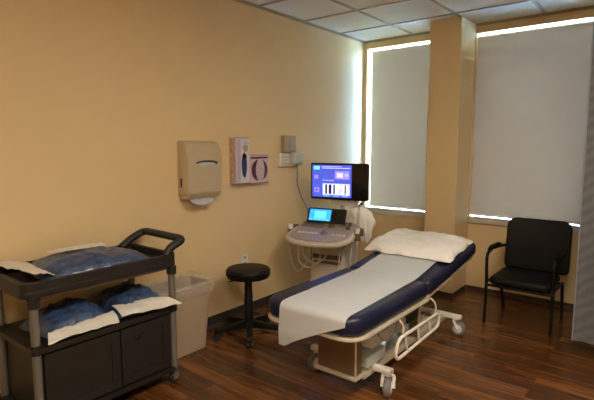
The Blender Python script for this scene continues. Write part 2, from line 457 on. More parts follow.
# ------------------------------------------------------------------ privacy curtain
m = MB()
def cur(u, v):
    x = lerp(-.492, 1.05, u); z = lerp(.12, 2.45, v)
    fold = .016*math.sin(u*40+.8*nz(u*4, v*1.2))*sst(0, .03, u)*(.6+.4*v)+.012*nz(u*9, v*2, 3)
    return Vector((x, 3.78+fold, z))
m.grid(cur, 170, 30); m.thick(.002)
cu = thing('privacy_curtain', 'grey patterned privacy curtain hanging at the right beside the black chair', 'curtain', (.28, 3.78, .12))
m.build('curtain_cloth', M['curtain'], cu)
m = MB(); m.tube([(-.495, 3.778, .12), (-.495, 3.778, 2.45)], .004, 8); m.build('hem', mat('lit_curtain_hem', (.30, .31, .34), .8), cu)  # paler than the cloth: light on the curtain edge put into the colour
m = MB(); m.box((-.5, 3.765, ZC-.03), (1.1, 3.795, ZC-.009)); m.build('curtain_track', M['lampframe'], cu, smooth=False)
for k in range(12):
    m = MB(); m.tube([(-.47+.137*k, 3.78, 2.44), (-.47+.137*k, 3.78, ZC-.03)], .003, 6); m.build('hook', M['chrome'], cu)

# ------------------------------------------------------------------ exam table
ET = thing('exam_table', 'navy vinyl adjustable exam table with raised headrest in the middle of the room', 'exam table', (-1.54, 2.9, 0))
ex0, ex1 = -1.865, -1.215
m = MB(); m.rprism((ex0, 2.0, ex1, 2.925), (.11, .11, .04, .04), .505, .612, .034); m.build('mattress', M['navy'], ET)
m = MB(); m.prism(rrect(ex0-.006, 1.996, ex1+.006, 2.93, (.115, .115, .02, .02), 8), .487, .504, .004, 2); m.build('deck', M['beigemetal'], ET)
HT = R(7.3); hy, hz = 2.945, .50
HM = Matrix.Translation((0, hy, hz)) @ Matrix.Rotation(HT, 4, 'X')
m = MB(); m.rprism((ex0, .0, ex1, .995), (.04, .04, .11, .11), .006, .112, .034, mtx=HM); hr = m.build('headrest', M['navy'], ET)
m = MB(); m.prism(rrect(ex0+.02, .0, ex1-.02, .95, (.02, .02, .08, .08), 6), -.016, .004, .004, 2, mtx=HM); m.build('headrest_deck', M['beigemetal'], ET)
# pedestal panel at the foot
m = MB(); m.prism(rrect(-1.66, 2.285, -1.385, 2.36, (.012, .02, .005, .005), 4), .15, .486, .004, 1); m.build('pedestal_panel', M['taupe'], ET)
m = MB(); m.tube([(-1.381, 2.282, .15), (-1.381, 2.282, .486)], .006, 8); m.box((-1.67, 2.27, .128), (-1.372, 2.375, .15), .004, 1)
m.build('panel_edge', M['beigemetal'], ET)
# lower frame
m = MB()
for x in (-1.40, -1.66): m.box((x-.022, 2.376, .10), (x+.022, 3.72, .145), .006, 2)
m.box((-1.68, 3.0, .11), (-1.38, 3.05, .14), .004, 1)
m.build('base_frame', M['beigemetal'], ET)
for y in (2.49, 3.66):
    m = MB(); m.box((-1.85, y-.025, .128), (-1.25, y+.025, .162), .008, 2); m.build('caster_bar', M['whiteplastic'], ET)
def caster(x, y, a):
    m = MB(); d = Vector((math.cos(a), math.sin(a), 0)); s_ = Vector((-d.y, d.x, 0)); c = Vector((x, y, 0))+d*.03
    w = MB(); ax = (s_.x, s_.y, 0); cc = c+Vector((0, 0, .056))
    w.lathe([(0, -.022), (.036, -.022), (.05, -.021), (.056, -.014), (.056, .014), (.05, .021), (.036, .022), (0, .022)], cc, ax, 28)
    wo = w.build('caster', M['castgrey'], ET)
    for q in (-1, 1):
        h = MB(); h.lathe([(0, .0), (.036, .0), (.034, .004), (.012, .006), (0, .006)], cc+s_*.021*q, (s_.x*q, s_.y*q, 0), 24)
        h.build('hub_cap', M['whiteplastic'], wo)
    f = MB()
    f.cyl((x, y, .115), (x, y, .132), .018)
    for q in (-1, 1):
        A = Vector((x, y, .122))+s_*.034*q
        f.tube(fillet([Vector((x, y, .122)), A, c+Vector((0, 0, .056))+s_*.034*q], .012), [.011]*8, 8)
    f.build('caster_fork', M['whiteplastic'], wo)
caster(-1.275, 2.49, R(-70)); caster(-1.80, 2.50, R(-110)); caster(-1.30, 3.66, R(0)); caster(-1.825, 3.66, R(120))
# scissor lift, trays and motor
m = MB(); m.box((-1.63, 2.40, .147), (-1.42, 3.5, .156)); m.build('base_tray', M['chrome'], ET, smooth=False)
for x in (-1.53, -1.64):
    m = MB()
    for a, b, o in (((2.42, .17), (3.02, .47), 0), ((3.02, .17), (2.42, .47), .014)):
        d = Vector((0, b[0]-a[0], b[1]-a[1])); L_ = d.length; an = math.atan2(d.z, d.y)
        mt = Matrix.Translation((x+o, a[0], a[1])) @ Matrix.Rotation(an, 4, 'X')
        m.box((-.006, 0, -.022), (.006, L_, .022), .004, 1, mtx=mt)
    m.cyl((x-.012, 2.72, .32), (x+.03, 2.72, .32), .014, 12)
    m.build('scissor_arm', M['chrome'], ET)
m = MB(); m.box((-1.50, 2.39, .30), (-1.335, 2.84, .372), .006, 2); m.build('actuator_housing', M['reflmetal'], ET)
m = MB(); m.box((-1.50, 2.40, .165), (-1.365, 2.62, .235), .006, 2); m.build('actuator_housing', M['reflmetal'], ET)
m = MB(); m.box((-1.49, 2.85, .31), (-1.325, 3.03, .45), .02, 3); m.build('lift_motor', M['darkmetal'], ET)
m = MB(); m.box((-1.42, 3.06, .147), (-1.36, 3.12, .484), .008, 2); m.build('support_post', M['taupe'], ET)
m = MB(); m.tube([(-1.345, 3.07, .146), (-1.345, 3.07, .465)], .009, 10); m.build('gas_strut', M['beigemetal'], ET)
m = MB(); m.tube([(-1.52, 3.12, .20), (-1.52, 3.62, .545)], .02, 12); m.build('headrest_strut', M['castgrey'], ET)
# lowered side rail
m = MB()
sx = -1.19
loop = fillet([(sx, 2.43, .385), (sx, 2.40, .262), (sx, 3.04, .285), (sx, 3.04, .378)], .06, 6, closed=True)
m.tube(loop, .0095, 10, closed=True)
m.build('side_rail', M['whiteplastic'], ET)
for y in (2.55, 2.72, 2.89):
    m = MB(); m.tube(fillet([(sx, y-.02, .383), (sx, y-.005, .32), (sx, y+.02, .268)], .05), .007, 8); m.build('rail_bar', M['whiteplastic'], ET)
for y in (2.50, 2.98):
    m = MB(); m.tube(fillet([(sx, y, .382), (sx, y, .455), (sx-.04, y, .486)], .03), .006, 8); m.build('rail_bracket', M['beigemetal'], ET)
m = MB(); m.tube(fillet([(-1.30, 2.32, .486), (-1.27, 2.40, .36), (-1.27, 2.52, .34), (-1.27, 2.62, .486)], .05), .004, 8); m.build('cable', M['castgrey'], ET)

# paper sheet
def hsurf(y):       # height of the upholstery along the table
    yh = 2.93
    if y < yh: return .6125
    return .6125+(y-yh)*math.tan(HT)+.003
m = MB()
def sheet(u, v):
    # v runs from the foot hang to the headrest, u across
    xl = lerp(-1.708, -1.765, v); xr = lerp(-1.272, -1.318, v)
    x = lerp(xl, xr, u)
    hang = .205-.198*max(0, (u-.10)/.90)**.85
    Ltop = 3.44-2.0; Lt = hang+Ltop; s_ = v*(Lt)
    wr = .0035*nz(x*7, s_*5, 2)+.002*nz(x*20, s_*14, 5)
    rb = .035
    if s_ < hang:
        z = .578-(hang-s_); y = 1.9925-(.016+.008*nz(x*9, z*6))*min(1, (hang-s_)/.12)
        return Vector((x, y, z))
    q = s_-hang; 
    if q < .055:
        a = q/.055*PI/2; return Vector((x, 2.034-.0415*math.cos(a), .578+.0405*math.sin(a)))
    y = 2.034+(q-.055)
    return Vector((x, y, hsurf(y)+.006+abs(wr)))
m.grid(sheet, 34, 130); m.thick(.0012)
tag(m.build('exam_paper', M['paper']), 'long white paper sheet running down the exam table and hanging over its foot', 'exam paper')

# pillow on the headrest
m = MB()
def pil(u, v, side):
    x = lerp(-1.925, -1.212, u); y = lerp(3.255, 3.775, v)
    a = 2*u-1; b = 2*v-1
    # irregular outline
    x += .02*nz(v*3, 1.7)*abs(a)**3+(.012*nz(v*5, 3.3)*abs(a)**3); y += .024*nz(u*4, 5.2)*abs(b)**3
    prof = (max(0, 1-abs(a)**7))**.5*(max(0, 1-abs(b)**5))**.5
    wr = .013*nz(u*6, v*7, 3)+.009*nz(u*13+v*5, v*4, 8)+.006*nz(u*24, v*20, 2)
    sag = 0 if x > -1.80 else -(.012)*((-1.80-x)/.165)**1.5
    base = hsurf(y)+.010
    if side: return Vector((x, y, base+.010+prof*(.066+wr)+sag+.006*nz(u*8, v*8, 9)*(1-prof)))
    return Vector((x, y, base+.004*(1-prof)+ (sag if x < -1.80 else 0)))
m.cushion(pil, 54, 42)
tag(m.build('pillow', M['pillow'], angle=80), 'flat white pillow in a crumpled cover across the raised headrest', 'pillow')

# ------------------------------------------------------------------ ultrasound machine
A = R(11.5)
US = thing('ultrasound_machine', 'ultrasound machine with black monitor and lit touch screen behind the exam table', 'ultrasound machine', (-2.3, 3.62, 0), A)
# local frame: x to its right, -y to its front
UD = -.135
def ub(mb, name, m_, parent=None, **k):
    mb.bm.transform(Matrix.Translation((UD, 0, 0))); return mb.build(name, m_, parent or US, world=False, **k)
m = MB(); m.prism(rrect(-.23, -.30, .23, .26, .08, 6), .085, .16, .02, 3); ub(m, 'base', M['usbody'])
for x in (-.18, .18):
    for y in (-.25, .21):
        w = MB(); w.lathe([(0, -.02), (.036, -.02), (.042, -.012), (.042, .012), (.036, .02), (0, .02)], (x, y, .043), (1, 0, 0), 20); w.cyl((x, y, .06), (x, y, .09), .014, 10); ub(w, 'caster', M['castgrey'])
m = MB(); m.prism([(-.19, .16), (.19, .16), (.17, .40), (.15, .60), (-.15, .60), (-.17, .40)], -.12, .20, .012, 2, axis='y'); ub(m, 'body', M['usbody'])
m = MB(); m.box((-.15, -.135, .48), (.13, -.118, .52), .004, 1); m.box((-.14, -.14, .44), (.12, -.116, .462), .003, 1); ub(m, 'printer_shelf', M['usdark'])
m = MB(); m.box((-.13, -.13, .26), (.11, -.118, .42), .006, 1); ub(m, 'front_cover', M['usbody'])
m = MB(); m.box((-.06, -.05, .60), (.08, .09, .70), .015, 2); ub(m, 'column', M['usbody'])
# console, kidney shaped, tilting towards the front
tilt = Matrix.Translation((0, -.1, .785)) @ Matrix.Rotation(R(14), 4, 'X')
cpts = [(-.27, .10), (-.30, -.05), (-.30, -.20), (-.25, -.30), (-.10, -.335), (.10, -.335), (.22, -.30), (.27, -.20), (.27, -.05), (.24, .10)]
cp = [tuple(p[:2]) for p in fillet([(a, b, 0) for a, b in cpts], .06, 4, closed=True)]
m = MB(); m.prism(cp, -.035, .0, .012, 3, mtx=tilt); con = ub(m, 'console', M['uspanel'])
m = MB(); m.prism([(x*.97, y*.97-.003) for x, y in cp], -.055, -.035, .006, 2, mtx=tilt); ub(m, 'console_underside', M['usdark'], con)
m = MB(); m.tube([tilt@Vector(p) for p in fillet([(-.285, -.10, -.02), (-.30, -.27, -.02), (-.2, -.352, -.02), (0, -.372, -.02), (.2, -.345, -.02), (.28, -.25, -.02), (.275, -.1, -.02)], .08, 5)], .024, 12); ub(m, 'front_handle', M['usbody'], con)
m = MB(); m.box((-.26, -.06, .0), (-.04, .06, .008), .003, 1, mtx=tilt)
for i in range(9):
    for j in range(4): m.box((-.25+i*.022, -.05+j*.026, .008), (-.232+i*.022, -.03+j*.026, .013), 0, mtx=tilt)
ub(m, 'keyboard', M['keys'], con)
for k, (x, y) in enumerate([(.03, .03), (.085, .03), (.14, .03), (.19, .03), (.03, -.04), (.20, -.05)]):
    m = MB(); m.lathe([(.019, 0), (.018, .028), (.014, .031), (0, .031)], tilt@Vector((x, y, 0)), (0, -.17, 1), 14); ub(m, 'knob', M['usdark'], con)
m = MB(); m.lathe([(.034, 0), (.034, .006), (.026, .008), (.024, .014), (.014, .024), (0, .028)], tilt@Vector((.02, -.17, 0)), (0, -.17, 1), 20); ub(m, 'trackball', M['castgrey'], con)
for k in range(10):
    x = -.22+k*.032 if k < 6 else .10+(k-6)*.034
    m = MB(); m.box((x, -.2, 0), (x+.023, -.178, .007), .002, 1, mtx=tilt); ub(m, 'button', M['whiteplastic'], con)
# probe holders and probes at the sides
for x, y in ((-.325, -.14), (-.315, -.04), (.31, -.12), (.30, -.02)):
    c = tilt@Vector((x, y, -.01)); 
    m = MB(); m.lathe([(.020, -.05), (.027, -.05), (.031, .012), (.026, .012), (.020, -.05)], c, (0, 0, 1), 16); ub(m, 'probe_holder', M['usdark'], con)
for x, y in ((-.325, -.14), (.31, -.12)):
    c = tilt@Vector((x, y, -.01))
    m = MB(); m.lathe([(0, .06), (.020, .055), (.022, .03), (.013, .0), (.011, -.06), (.005, -.08), (0, -.08)], c, (0, 0, 1), 14)
    pr = ub(m, 'probe', M['whiteplastic'], con)
    m = MB(); sg = 1 if x > 0 else -1
    m.tube(fillet([c+Vector((0, 0, -.078)), c+Vector((0, -.01, -.26)), c+Vector((-sg*.05, .03, -.42)), c+Vector((-sg*.12, .12, -.30)), c+Vector((-sg*.17, .16, -.2))], .1, 6), .006, 8); ub(m, 'probe_cable', M['greyplastic'], pr)
# hanging cables under the console
for x0, x1, d in ((-.22, -.05, .20), (-.17, .02, .15), (.17, .24, .28)):
    m = MB(); m.tube(fillet([(x0, -.26, .675), (x0-.01, -.27, .665-d), ((x0+x1)/2, -.24, .60-d), (x1, -.20, .665-d), (x1, -.15, .70)], .09, 6), .006, 8); ub(m, 'cable', M['usbody'])
# touch screen
UD = -.095
tm = Matrix.Translation((-.06, -.115, .875)) @ Matrix.Rotation(R(-22), 4, 'X')
m = MB(); m.prism(rrect(-.185, -.068, .185, .068, .012, 4), -.012, .012, .004, 2, axis='y', mtx=tm); tp = ub(m, 'touch_panel', M['blackgloss'])
m = MB(); m.mi = 0; m.box((-.165, -.0135, -.05), (.045, -.0122, .053), mtx=tm)
m.mi = 1; m.box((-.115, -.0142, -.03), (.0, -.0136, .037), mtx=tm)
for k in range(5): m.box((-.155+k*.04, -.0142, -.046), (-.13+k*.04, -.0136, -.038), mtx=tm)
ub(m, 'touch_screen', [SCR[6], SCR[7]], tp, smooth=False)
m = MB(); m.box((-.10, -.10, .735), (.06, -.05, .83), .01, 2); m.tube([(-.02, -.06, .72), (-.02, -.02, .90)], .025, 12); ub(m, 'panel_neck', M['usbody'])
# monitor arm and monitor
UD = 0
m = MB(); m.tube(fillet([(-.10, .04, .69), (-.06, .08, .85), (-.08, .075, .97), (-.085, .06, 1.18)], .05), .022, 12); m.box((-.165, .02, 1.12), (0, .06, 1.24), .01, 2); ub(m, 'monitor_arm', M['uspanel'])
m = MB(); m.box((-.18, .03, .96), (.09, .05, 1.02), .008, 2); ub(m, 'monitor_handle', M['usbody'])
mo = MB(); mo.prism(rrect(-.362, 1.012, .198, 1.345, .012, 4), -.014, .02, .004, 2, axis='y'); mon = ub(mo, 'monitor', M['blackgloss'])
m = MB(); y0, y1 = -.0152, -.0143
def patch(i, x0, x1, z0, z1, d=0): m.mi = i; m.box((x0, y0-d, z0), (x1, y1-d, z1))
patch(0, -.346, .04, 1.035, 1.328)
e = .0012
patch(1, -.33, -.27, 1.285, 1.318, e); patch(5, -.25, .03, 1.297, 1.303, e); patch(5, -.25, -.05, 1.312, 1.316, e)
patch(4, -.325, -.285, 1.20, 1.235, e); patch(4, -.325, -.275, 1.075, 1.12, e); patch(0, -.312, -.288, 1.087, 1.108, 2*e)
patch(4, -.12, .02, 1.20, 1.275, e); patch(5, -.10, -.04, 1.215, 1.26, 2*e); patch(1, -.02, .01, 1.225, 1.25, 2*e)
patch(5, -.24, .025, 1.055, 1.16, e)
for k, (w, i) in enumerate([(.02, 2), (.022, 3), (.012, 2), (.03, 3), (.016, 2), (.018, 3), (.022, 2), (.05, 5), (.02, 2), (.014, 3), (.014, 2)]):
    x0 = -.235+sum([.02, .022, .012, .03, .016, .018, .022, .05, .02, .014, .014][:k]); patch(i, x0+.001, x0+w-.001, 1.065, 1.15, 2*e)
for k in range(4): patch(5, -.24+k*.03, -.222+k*.03, 1.185, 1.192, e)
for k in range(3): patch(1, -.23+k*.09, -.17+k*.09, 1.042, 1.047, e)
ub(m, 'screen', SCR[:6], mon, smooth=False)

# white cloth hanging on the right of the machine
m = MB()
UM = Matrix.Translation((-2.3, 3.62, 0)) @ Matrix.Rotation(A, 4, 'Z')
def cl(u, v):
    th = 2*PI*u
    ks = [(0, .02, .0), (.08, .060, .0), (.25, .095, .005), (.55, .105, .012), (.8, .085, .025), (1, .03, .05)]
    for (v0, w0, c0), (v1, w1, c1) in zip(ks, ks[1:]):
        if v <= v1:
            t = (v-v0)/(v1-v0); t = t*t*(3-2*t); w, c = lerp(w0, w1, t), lerp(c0, c1, t); break
    fold = 1+.20*math.sin(th*4+v*2.2)+.14*math.sin(th*7-v*3)+.30*nz(math.cos(th)*1.5, math.sin(th)*1.5, v*4)
    z = lerp(.955, .635, v)+.022*nz(math.cos(th)*2, math.sin(th)*2, 7)+.02*math.sin(th*4+1)*v
    return UM@Vector((.085+c+w*fold*math.cos(th)*.95, .10+w*fold*.55*math.sin(th), z))
m.grid(cl, 56, 30, closed_u=True); m.thick(.002)
tag(m.build('cloth', M['pillow'], angle=80), 'white crumpled cloth hanging at the right side of the ultrasound machine', 'cloth')
m = MB(); m.tube(fillet([(-.02, .1, .70), (.02, .1, .90), (.085, .1, .965), (.11, .1, .985)], .05), .010, 10); ub(m, 'side_hook', M['usdark'])

# ------------------------------------------------------------------ stool
sc = (-2.58, 2.62)
ST = thing('stool', 'round black swivel stool with five caster base against the left wall', 'stool', (sc[0], sc[1], 0))
m = MB(); m.lathe([(0, .470), (.14, .470), (.166, .478), (.176, .498), (.176, .528), (.164, .545), (.12, .554), (0, .555)], (*sc, 0), seg=40); m.build('seat', M['blackvinyl'], ST)
m = MB(); m.lathe([(0, .457), (.06, .457), (.06, .4695), (0, .4695)], (*sc, 0)); m.build('seat_plate', M['blackmetal'], ST)
m = MB(); m.lathe([(0, .075), (.034, .075), (.034, .34), (.031, .345), (.031, .4565), (0, .4565)], (*sc, 0), seg=24); m.build('gas_column', M['blackmetal'], ST)
m = MB(); m.tube(fillet([(sc[0], sc[1], .465), (sc[0]-.06, sc[1]-.07, .452), (sc[0]-.10, sc[1]-.12, .443)], .03), .005, 8); m.build('height_lever', M['blackmetal'], ST)
m = MB(); m.lathe([(0, .066), (.05, .066), (.05, .10), (.036, .115), (0, .115)], (*sc, 0)); m.build('hub', M['blackmetal'], ST)
for k in range(5):
    a = R(-44+72*k); d = Vector((math.cos(a), math.sin(a), 0)); c = Vector((*sc, 0)); s_ = Vector((-d.y, d.x, 0))
    m = MB()
    mt = Matrix(((d.x, s_.x, 0, sc[0]), (d.y, s_.y, 0, sc[1]), (0, 0, 1, 0), (0, 0, 0, 1)))
    m.prism([(.03, .066), (.265, .058), (.278, .066), (.27, .088), (.03, .125)], -.023, .023, .006, 2, axis='y', mtx=mt)
    lg = m.build('leg', M['blackmetal'], ST)
    w = MB()
    for q in (-1, 1): w.lathe([(0, -.009), (.022, -.009), (.026, -.005), (.026, .005), (.022, .009), (0, .009)], c+d*.262+Vector((0, 0, .0265))+s_*.014*q, s_, 18)
    w.cyl(c+d*.262+Vector((0, 0, .03)), c+d*.262+Vector((0, 0, .059)), .008, 10)
    w.build('caster', M['rubber'], lg)

# ------------------------------------------------------------------ trash bin and its liner
tx, ty = -2.765, 2.065
TB = thing('trash_bin', 'putty coloured rectangular trash bin between the utility cart and the stool', 'trash bin', (tx, ty, 0))
m = MB()
def loopz(w, d, z, r=.035): return [Vector((tx+p[0], ty+p[1], z)) for p in rrect(-w, -d, w, d, r, 5)]
def skin(mb, rings):
    vs = [[mb.bm.verts.new(p) for p in r] for r in rings]
    for a, b in zip(vs, vs[1:]):
        n = len(a)
        for i in range(n): mb._fin([mb.bm.faces.new([a[i], a[(i+1) % n], b[(i+1) % n], b[i]])])
    mb._fin([mb.bm.faces.new(list(reversed(vs[0])))]); mb._fin([mb.bm.faces.new(vs[-1])])
skin(m, [loopz(.10, .19, .002), loopz(.105, .195, .02), loopz(.135, .232, .50), loopz(.131, .228, .50), loopz(.101, .19, .03)])
m.build('bin_body', M['binplastic'], TB)
m = MB(); m.tube(loopz(.137, .235, .497), .006, 8, closed=True); m.build('bin_rim', M['binplastic'], TB)
m = MB()
def ln(u, v):
    a = u
    n = len(LP); i = int(a*n) % n
    w = [(.132, .238, .42), (.146, .246, .46), (.149, .249, .508), (.142, .24, .53), (.124, .222, .512), (.118, .21, .40), (.10, .18, .2)]
    k = min(int(v*6), 5); t = v*6-k; a0, b0, z0 = w[k]; a1, b1, z1 = w[k+1]
    W, D, Z = lerp(a0, a1, t), lerp(b0, b1, t), lerp(z0, z1, t)
    p = rrect(-W, -D, W, D, .035, 12)
    q = p[int(u*len(p)) % len(p)]
    j = nz(q[0]*22, q[1]*22, Z*9)
    return Vector((tx+q[0]*(1+max(-.02, .05*j)), ty+q[1]*(1+max(-.02, .05*j)), Z+.014*nz(q[0]*18, q[1]*18, 4)*(1 if .1 < v < .8 else .4)))
LP = rrect(-1, -1, 1, 1, .2, 12)
m.grid(ln, len(LP), 19, closed_u=True)
tag(m.build('bin_liner', M['liner'], angle=80), 'clear plastic liner bag folded over the rim of the trash bin', 'bin liner')

# ------------------------------------------------------------------ utility cart
CX0, CX1, CY0, CY1 = -2.885, -2.38, .90, 1.80
UC = thing('utility_cart', 'charcoal utility cart with two door cabinet against the left wall', 'cart', (-2.63, 1.35, 0))
m = MB()
m.prism(rrect(CX0, CY0, CX1, CY1, .05, 6), .765, .80, .006, 2)
out = rrect(CX0, CY0, CX1, CY1, .05, 6); inn = rrect(CX0+.03, CY0+.03, CX1-.03, CY1-.03, .035, 6)
def ringwall(mb, o, i, z0, z1):
    n = len(o)
    A = [mb.bm.verts.new((*p, z0)) for p in o]; B = [mb.bm.verts.new((*p, z1)) for p in o]
    C = [mb.bm.verts.new((*p, z1)) for p in i]; D = [mb.bm.verts.new((*p, z0)) for p in i]
    for k in range(n):
        l = (k+1) % n
        for q in ((A[k], A[l], B[l], B[k]), (B[k], B[l], C[l], C[k]), (C[k], C[l], D[l], D[k]), (D[k], D[l], A[l], A[k])): mb._fin([mb.bm.faces.new(q)])
ringwall(m, out, inn, .800, .84)
m.build('top_tray', M['cartplastic'], UC)
# flared handle
m = MB(); m.tube(fillet([(CX0+.035, CY1-.10, .83), (CX0+.035, CY1-.03, .875), (CX0+.035, CY1+.075, .918), (CX1-.035, CY1+.075, .912), (CX1-.035, CY1-.03, .875), (CX1-.035, CY1-.06, .83)], .05, 6), .025, 12)
m.build('handle', M['cartplastic'], UC)
m = MB(); m.box((CX0+.02, CY0+.05, .742), (CX1-.03, CY1-.05, .764), .004, 1); m.build('tray_ledge', mat('tray_underside_lip', (.20, .165, .125), .5), UC)
for x in (CX0+.03, CX1-.03):
    for y in (CY0+.055, CY1-.03):
        m = MB(); m.tube([(x, y, .10), (x, y, .762)], .021, 16); m.build('post', M['alupost'], UC)
        for z, q in ((.475, .029), (.712, .03)):
            m = MB(); m.lathe([(.0215, 0), (q, .0), (q, .047), (.0215, .047)], (x, y, z), seg=18); m.build('post_collar', M['cartplastic'], UC)
m = MB(); m.prism(rrect(CX0+.005, CY0+.03, CX1-.005, CY1-.005, .03, 5), .475, .505, .005, 2); m.build('middle_shelf', M['cartplastic'], UC)
m = MB(); m.box((CX0+.03, CY0+.07, .115), (CX1-.035, CY1-.05, .474), .004, 1); m.build('cabinet', M['cartpanel'], UC)
m = MB(); m.prism(rrect(CX0+.01, CY0+.035, CX1-.01, CY1-.01, .03, 5), .085, .114, .004, 2); m.build('bottom_shelf', M['cartplastic'], UC)
for i, (a, b) in enumerate(((CY0+.085, 1.395), (1.405, CY1-.065))):
    m = MB(); m.box((CX1-.035, a, .13), (CX1-.02, b, .462), .004, 2)
    m.box((CX1-.02, a, .13), (CX1-.013, a+.05, .462)); m.box((CX1-.02, b-.05, .13), (CX1-.013, b, .462)); m.box((CX1-.02, a+.05, .13), (CX1-.013, b-.05, .18)); m.box((CX1-.02, a+.05, .412), (CX1-.013, b-.05, .462))
    d = m.build('door', M['cartpanel'], UC, smooth=False)
    if i:
        m = MB(); m.lathe([(0, 0), (.03, 0), (.03, .006), (.022, .009), (0, .009)], (CX1-.02, 1.52, .40), (1, 0, 0), 20); m.box((CX1-.012, 1.514, .38), (CX1-.004, 1.526, .42), .002, 1); m.build('door_lock', M['cartplastic'], d)
for x in (CX0+.05, CX1-.03):
    for y in (CY0+.08, CY1-.03):
        w = MB(); w.lathe([(0, -.013), (.030, -.013), (.036, -.008), (.036, .008), (.030, .013), (0, .013)], (x, y, .0365), (1, 0, 0), 22)
        wo = w.build('caster', M['rubber'], UC)
        w = MB(); w.box((x-.022, y-.018, .03), (x-.017, y+.018, .084)); w.box((x+.017, y-.018, .03), (x+.022, y+.018, .084)); w.box((x-.022, y-.018, .076), (x+.022, y+.018, .0845)); w.build('caster_fork', M['alupost'], wo, smooth=False)

# sealed packs
def pack(c, lx, ly, h, rot, seed, label, flaps, taper=0.):
    """blue packs: lx along local x (towards the room), ly along the cart"""
    t = thing('supply_pack', label, 'supply pack', c, rot, 'blue wrapped supply packs on the cart')
    m = MB()
    def f(u, v, side):
        a = 2*u-1; b = 2*v-1
        prof = (1-abs(a)**3)**.6*(1-abs(b)**3)**.6 if abs(a) < 1 and abs(b) < 1 else 0
        w = .16*nz(u*3, v*4, seed)+.13*nz(u*9+v*4, v*8, seed+3)+.14*abs(nz(u*14+v*3, v*22, seed+1))-.10*abs(nz(u*24, v*9, seed+6))
        x = lx/2*a*(1+.05*nz(b*2, seed)); y = ly/2*b*(1+.04*nz(a*2, seed+5))
        if side: z = .008+prof*h*(1+w-taper*b*.3)
        else: z = .008*(1-prof)
        return Vector((x, y, z))
    m.cushion(f, 34, 44); m.build('wrapped_bundle', M['blue'], t, world=False, angle=80)
    for fl_ in flaps:
        m = MB(); fn = fl_(lx, ly, h, seed); m.grid(fn, 30, 14); m.thick(.0025); m.build('paper_flap', M['flap'], t, world=False, angle=80)
    return t
def band(p0, p1, q0, q1, z0, z1, droop, wob, lift=0.):
    """paper strip between edge p0-p1 (on the bundle) and q0-q1 (free edge)"""
    def mk(lx, ly, h, seed):
        def fn(u, v):
            a = Vector(p0).lerp(Vector(p1), u); b = Vector(q0).lerp(Vector(q1), u)
            p = a.lerp(b, v)
            z = lerp(z0, z1, v)+lift*math.sin(PI*v)-droop*v*v+wob*nz(u*5, v*2.5, seed)*(.35+v)+wob*.5*nz(u*13, v*5, seed+2)
            return Vector((p.x, p.y, z))
        return fn
    return mk
pack((-2.635, 1.37, .8015), .40, .62, .085, R(-4), 2.3, 'blue wrapped supply pack lying on the top tray of the cart',
     [band((-.19, -.27), (.20, -.27), (-.20, -.46), (.215, -.36), .036, .062, 0, .012, .012), band((-.06, -.20), (-.04, .12), (-.15, -.20), (-.16, .14), .104, .100, 0, .006, .004)], taper=.3)
pack((-2.60, 1.205, .5065), .34, .37, .115, R(6), 7.1, 'blue supply pack with white paper edge on the middle shelf, cabinet end near the viewer',
     [band((.155, -.20), (.15, .185), (.215, -.235), (.232, .165), .055, .016, 0, .010, .008)])
pack((-2.605, 1.588, .5065), .36, .33, .12, R(-4), 4.4, 'blue supply pack with white paper edge on the middle shelf, beside the trash bin',
     [band((.115, -.165), (.165, .10), (.235, -.165), (.268, .212), .075, .036, 0, .009, .010)])

# ------------------------------------------------------------------ things on the left wall
# paper towel dispenser
def xz(pts): return pts
PD = thing('paper_towel_dispenser', 'ivory paper towel dispenser mounted on the wall above the cart', 'towel dispenser', (-2.87, 2.40, 1.11))
prof = [(XL, 1.125), (-2.815, 1.135), (-2.803, 1.16), (-2.80, 1.40), (-2.808, 1.475), (-2.83, 1.515), (-2.86, 1.535), (XL, 1.54)]
prof = [(p[0], p[1]) for p in prof]
m = MB(); m.prism(prof, 2.235, 2.562, .012, 3, axis='y'); m.build('cover', M['ivory'], PD)
m = MB(); m.prism(ell(2.415, 1.372, .108, .021), -2.806, -2.7985, axis='x'); m.build('view_window', M['ivorydark'], PD)
m = MB(); m.prism(ell(2.405, 1.364, .092, .013), -2.7985, -2.7975, axis='x'); m.build('towel_stack', M['paper'], PD)
m = MB(); m.box((-2.895, 2.231, 1.19), (-2.878, 2.2355, 1.26), .001, 1, mtx=None); m.build('latch', M['ivorydark'], PD)
m = MB(); m.prism([(XL+.005, 1.098), (-2.83, 1.104), (-2.795, 1.138), (-2.79, 1.15), (-2.802, 1.15), (-2.815, 1.1345), (XL+.005, 1.1245)], 2.245, 2.552, .004, 1, axis='y'); m.build('lower_lip', M['ivory'], PD)
m = MB(); m.grid(lambda u, v: Vector((-2.85+.03*v+.006*nz(u*4, v*3), lerp(2.275, 2.50, u), 1.10-.05*v*math.sin(PI*(.15+.7*u)))), 14, 8); m.thick(.002); m.build('paper_towel', M['paper'], PD)

